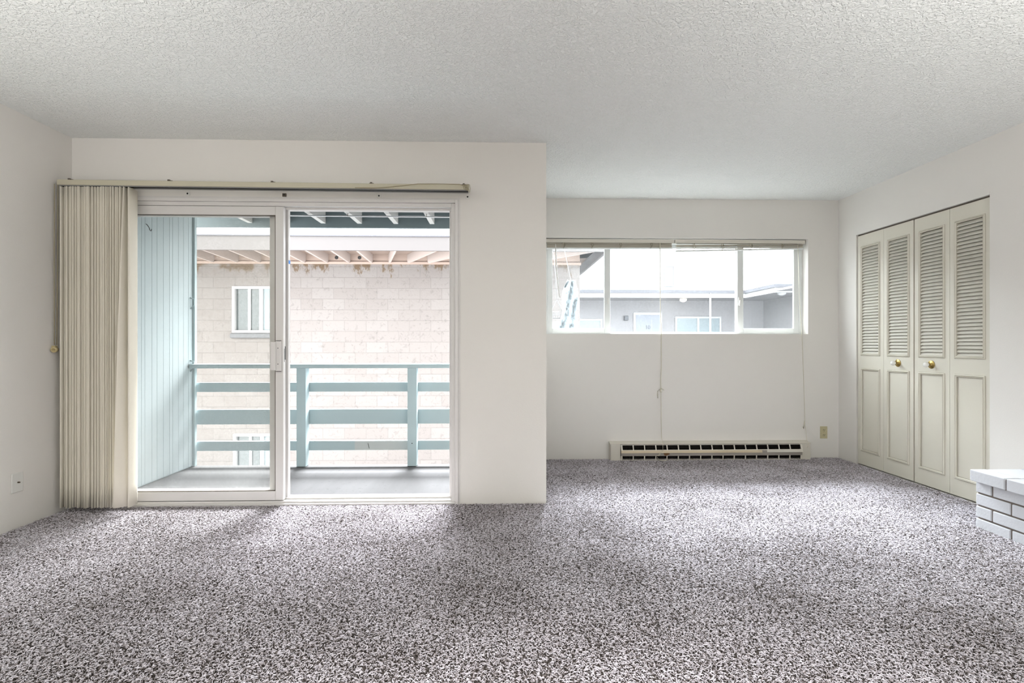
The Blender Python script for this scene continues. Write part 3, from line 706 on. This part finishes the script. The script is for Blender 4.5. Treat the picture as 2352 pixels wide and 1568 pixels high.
# railing
t = thing('balcony_railing', (-1.2, 4.72, -.04), 'pale blue wooden balcony railing with posts and flat horizontal boards', 'railing')
for x in (-1.842, -.835, .09):
    MB().box(x, x+.083, 4.655, 4.745, -.038, .862, .002).build('post', M['teal'], t)
for z0, z1 in ((.637, .724), (.336, .473), (.091, .179)):
    MB().box(-2.80, .178, 4.747, 4.782, z0, z1, .002).build('rail_board', M['teal'], t)
ob = MB().box(-1.34, -.838, 4.7445, 4.7475, .093, .177).build('patched_board', M['tealrep'], t); ob['label'] = 'grey patched stretch of the lowest rail'
MB().tube([(-1.215, 4.744, .155), (-1.21, 4.742, .13), (-1.205, 4.744, .108)], .002, 5).build('crack', M['black'], ob)
MB().lathe([(0, .005), (.001, .005)], (-.793, 4.655, .17), (0, -1, 0), 8).build('knot', M['black'], t)
MB().box(-2.80, .178, 4.640, 4.790, .860, .898, .003).build('handrail', M['teal'], t)
# balcony roof with rafters
t = thing('balcony_roof', (-1.3, 4.6, 2.39), 'dark blue-grey balcony eave with white-edged rafters above the railing', 'roof')
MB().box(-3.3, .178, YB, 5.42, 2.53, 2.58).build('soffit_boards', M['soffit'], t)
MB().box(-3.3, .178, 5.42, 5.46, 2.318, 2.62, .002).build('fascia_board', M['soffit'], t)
for k in range(8):
    x = -.709-.384*(k-2)
    f = MB().box(x-.024, x+.024, YB+.001, 5.42, 2.362, 2.53).build('rafter', M['raft'], t)
b = MB().box(-3.3, .178, YB, 5.46, 2.60, 2.66); b.build('roofing', M['roofm'], t)
t = thing('hanging_rod', (-1.0, 5.0, 2.33), 'thin white rod hung under the balcony rafters', 'rod')
MB().tube([(-2.9, 5.0, 2.340), (.17, 5.0, 2.332)], .0075, 10).build('rod', M['white'], t)
for x in (-1.477, -.709, -2.245): MB().tube([(x, 5.0, 2.365), (x, 4.992, 2.355), (x, 4.992, 2.335), (x, 5.005, 2.328)], .003, 6).build('hook', M['darkmetal'], t)

# ------------------------------------------------------------------ block building opposite
GZ = -3.1
tag(MB().box(-30, 40, 5.6, 60, GZ-.2, GZ).build('courtyard_ground', M['concrete']), 'pale concrete courtyard ground between the buildings', 'ground', kind='structure')
t = thing('block_building', (-4, 9.6, GZ), 'pale concrete block building with two small windows facing the balcony', 'building')
BX0, BX1, BY = -9.0, 1.55, 9.60
wins = [(-4.99, -4.215, 1.29, 2.165), (-4.97, -4.18, -1.75, -.60)]
b = MB()
wx0, wx1 = wins[0][0], wins[0][1]
wx1 = -4.18; b.box(BX0, wx0, BY, BY+.2, GZ, 2.585); b.box(wx1, BX1, BY, BY+.2, GZ, 2.585)
b.box(-4.215, wx1, BY, BY+.2, 1.29, 2.165); b.box(wx0, -4.97, BY, BY+.2, -1.75, -.60)
b.box(wx0, wx1, BY, BY+.2, GZ, -1.75); b.box(wx0, wx1, BY, BY+.2, -.60, 1.29); b.box(wx0, wx1, BY, BY+.2, 2.165, 2.585)
b.box(BX1-.2, BX1, BY+.2, 15, GZ, 2.585)
b.build('block_wall', M['block'], t)
for (x0, x1, z0, z1) in wins:
    f = MB(); wallframe(f, x0, x1, z0, z1, BY-.01, BY+.10, .05, .004)
    f.box(x0+.28, x0+.325, BY+.03, BY+.07, z0+.05, z1-.05); f.box(x0+.50, x0+.565, BY+.0, BY+.07, z0+.05, z1-.05)
    f = f.build('window_frame', M['white'], t)
    MB().box(x0+.04, x0+.52, BY+.06, BY+.07, z0+.04, z1-.04).build('pane', M['winglass'], f)
    MB().box(x0+.55, x1-.04, BY+.03, BY+.04, z0+.04, z1-.04).build('pane', M['winblue'], f)
    MB().box(x0-.02, x1+.02, BY-.07, BY, z0-.10, z0-.005, .03).build('window_sill', M['sill'], f)
MB().box(BX0, BX1+.02, BY-.03, BY+.05, 2.585, 2.63).build('top_plate', M['eave'], t)
MB().box(BX0, BX1, BY-.0, BY+.04, 2.63, 2.80).build('blocking', M['eave'], t)
FY = 8.22
b = MB().box(BX0, 1.75, FY, BY+.3, 2.77, 2.80).box(BX1, 1.75, FY, 15, 2.77, 2.80); b.build('soffit_boards', M['eave'], t)
MB().box(BX0, 1.75, FY-.04, FY, 2.585, 2.81).box(1.75, 1.79, FY-.04, 15, 2.585, 2.81).build('fascia_board', M['fascia'], t)
MB().box(BX0, 1.80, FY-.06, 15, 2.81, 2.83).build('roofing', M['roofm'], t)
def beam(xa, ya, xb, yb, z0, z1, wd, m, name, parent):
    L = math.hypot(xb-xa, yb-ya); a = math.atan2(yb-ya, xb-xa)
    return MB().obox(((xa+xb)/2, (ya+yb)/2, (z0+z1)/2), (L, wd, z1-z0), rotz(a)).build(name, m, parent)
# (x at the fascia, x at the wall): parallel rafters, then a fan of jack rafters towards the hip corner
for xf, xw in ((-7.43, -7.50), (-6.98, -7.05), (-6.53, -6.62), (-6.10, -6.20), (-5.64, -5.76), (-5.21, -5.33), (-4.79, -4.89), (-4.37, -4.47), (-3.96, -4.06), (-3.55, -3.64),
               (-3.14, -3.22), (-2.73, -2.81), (-2.31, -2.39), (-1.66, -2.06), (-.97, -1.71), (-.25, -1.33), (.45, -.90), (1.10, -.35), (1.66, .55)):
    beam(xf, FY, xw, BY, 2.605, 2.77, .036, M['rafteave'], 'rafter', t)
for x in (-2.62, -3.05): MB().lathe([(0, .035), (.002, .03)], (x, BY-.001, 2.71), (0, -1, 0), 12).build('vent_hole', M['black'], t)

# ------------------------------------------------------------------ things hanging outside the alcove window
t = thing('plastic_sheet', (1.05, 7.4, 1.2), 'crumpled pale blue plastic sheet hanging outside the left pane of the alcove window', 'plastic sheet')
b = MB(); nx, nz = 10, 26; r3 = random.Random(2); V = []
for j in range(nz+1):
    row = []; fz = j/nz; z = 2.02-.78*fz
    wv = .06+.06*min(1, fz*3)+.02*math.sin(fz*9)
    for i in range(nx+1):
        u = i/nx-.5
        row.append(b.bm.verts.new((1.07-.05*fz+u*2*wv, 7.4+.05*math.sin(u*14+fz*7)+r3.uniform(-.03, .03), z+r3.uniform(-.012, .012))))
    V.append(row)
for j in range(nz):
    for i in range(nx): b.bm.faces.new((V[j][i], V[j][i+1], V[j+1][i+1], V[j+1][i]))
s_ = b.build('sheet', M['film'], t); sm_ = s_.modifiers.new('thickness', 'SOLIDIFY'); sm_.thickness = .003
MB().tube([(1.05, 8.172, 2.70), (1.05, 7.8, 2.4), (1.07, 7.4, 1.99)], .004, 6).build('cord', M['wire'], t)
t = thing('hanging_basket', (.86, 7.6, 1.5), 'white wire hanging basket outside the left pane of the alcove window', 'basket')
bx, by = .88, 7.6
b = MB()
for k in range(4):
    a = PI/4+k*PI/2; b.tube([(bx, by, 1.75), (bx+.14*math.cos(a), by+.14*math.sin(a), 1.56)], .003, 5)
b.tube([(bx, 8.15, 2.60), (bx, 7.8, 2.2), (bx, by, 1.75)], .003, 5); b.build('hanger', M['wire'], t)
b = MB()
for rr, z in ((.14, 1.56), (.13, 1.52), (.11, 1.47)): b.tube([(bx+rr*math.cos(2*PI*k/20), by+rr*math.sin(2*PI*k/20), z) for k in range(21)], .003, 5, False)
for k in range(20):
    a = 2*PI*k/20; b.tube([(bx+.14*math.cos(a), by+.14*math.sin(a), 1.56), (bx+.11*math.cos(a), by+.11*math.sin(a), 1.47)], .002, 4)
b.lathe([(0, .11), (.004, .11)], (bx, by, 1.466), (0, 0, 1), 20)
b.build('bowl', M['wire'], t)

# ------------------------------------------------------------------ apartment building across the courtyard
t = thing('courtyard_apartments', (6, 17.5, -.1), 'low pale apartment building with door 10 and a deep eave seen through the alcove window', 'building')
b = MB().box(1.9, 11, 17.5, 17.7, GZ, 2.75).box(9.3, 9.5, 12.5, 17.5, GZ, 2.75).box(9.5, 14, 12.5, 12.7, GZ, 2.75)
b.build('wall', M['farwall'], t)
b = MB().box(1.9, 11, 16.0, 17.7, 2.60, 2.66).box(7.95, 11, 12.0, 16.0, 2.60, 2.66); b.box(11, 14, 12.0, 13, 2.60, 2.66)
b.build('soffit', M['farwall'], t)
b = MB().box(1.9, 7.9, 15.95, 16.0, 2.56, 2.70).box(7.9, 7.95, 14.3, 16.0, 2.56, 2.70).box(7.9, 14, 14.25, 14.3, 2.56, 2.70)
b.build('fascia', M['white'], t)
b = MB().box(1.9, 7.9, 15.9, 17.9, 2.70, 2.80).box(7.85, 14, 14.2, 17.9, 2.70, 2.80); b.build('gutter_and_roof', M['roofm'], t)
b = MB().box(1.9, 9.3, 15.9, 17.5, -.3, -.1).box(7.9, 9.3, 12, 15.9, -.3, -.1); b.build('walkway', M['concrete'], t)
MB().tube([(6.75, 15.93, 2.70), (6.75, 15.93, -.1)], .03, 8).build('downpipe', M['white'], t)
dr = MB().box(4.78, 5.62, 17.45, 17.5, -.1, 2.10).build('entry_door', M['doorblue'], t)
f = MB(); wallframe(f, 4.70, 5.70, -.1, 2.18, 17.46, 17.5, .08); f.build('door_frame', M['white'], t)
# house number 10 on the door
b = MB().box(5.14, 5.16, 17.440, 17.450, 1.60, 1.73)
n_ = 20
for k in range(n_):
    a0, a1 = 2*PI*k/n_, 2*PI*(k+1)/n_; P = []
    for yv in (17.440, 17.450):
        for (a, s1) in ((a0, 1), (a1, 1), (a1, .62), (a0, .62)): P.append((5.24+.042*s1*math.cos(a), yv, 1.665+(.065-.016*(1-s1)/.38)*math.sin(a)))
    b.hull(P, [(0, 1, 2, 3), (7, 6, 5, 4), (0, 4, 5, 1), (2, 6, 7, 3)])
b.build('door_number', M['ink'], dr)
wn = MB(); wallframe(wn, 6.16, 7.78, .9, 2.04, 17.44, 17.5, .06); wn.box(6.93, 7.0, 17.44, 17.5, .96, 1.98)
wn = wn.build('window_frame', M['white'], t)
for xa, xb in ((6.22, 6.93), (7.0, 7.72)): MB().box(xa, xb, 17.47, 17.48, .96, 1.98).build('pane', M['winblue'], wn)
wn = MB(); wallframe(wn, 2.3, 3.6, .9, 1.95, 17.44, 17.5, .06); wn = wn.build('window_frame', M['white'], t)
MB().box(2.36, 3.54, 17.47, 17.48, .96, 1.89).build('pane', M['winblue'], wn)
MB().box(4.36, 4.50, 17.36, 17.5, 1.90, 2.06, .02).build('wall_lantern', M['ink'], t)
MB().lathe([(0, .09), (.03, .11), (.07, .10), (.10, .05), (.11, .01)], (6.18, 16.75, 2.6), (0, 0, -1), 16).build('porch_light', M['lampglow'], t)
MB().lathe([(0, .10), (.03, .12), (.07, .11), (.10, .05), (.11, .01)], (8.0+.25, 14.5, 2.6), (0, 0, -1), 16).build('porch_light', M['white'], t)
# far white building behind it
t = thing('white_house', (8, 29, GZ), 'white building rising behind the low apartments with one narrow window', 'building')
MB().box(4.8, 10.6, 29, 36, GZ, 7.2).build('wall', M['housewall'], t)
MB().box(4.6, 10.8, 28.8, 36.2, 7.2, 7.4).build('roof', M['housewall'], t)
wn = MB(); wallframe(wn, 9.60, 10.18, 4.42, 5.63, 28.95, 29.02, .06); wn = wn.build('window_frame', M['housewall'], t)
MB().box(9.65, 10.13, 28.98, 28.99, 4.47, 5.58).build('pane', M['housepane'], wn)
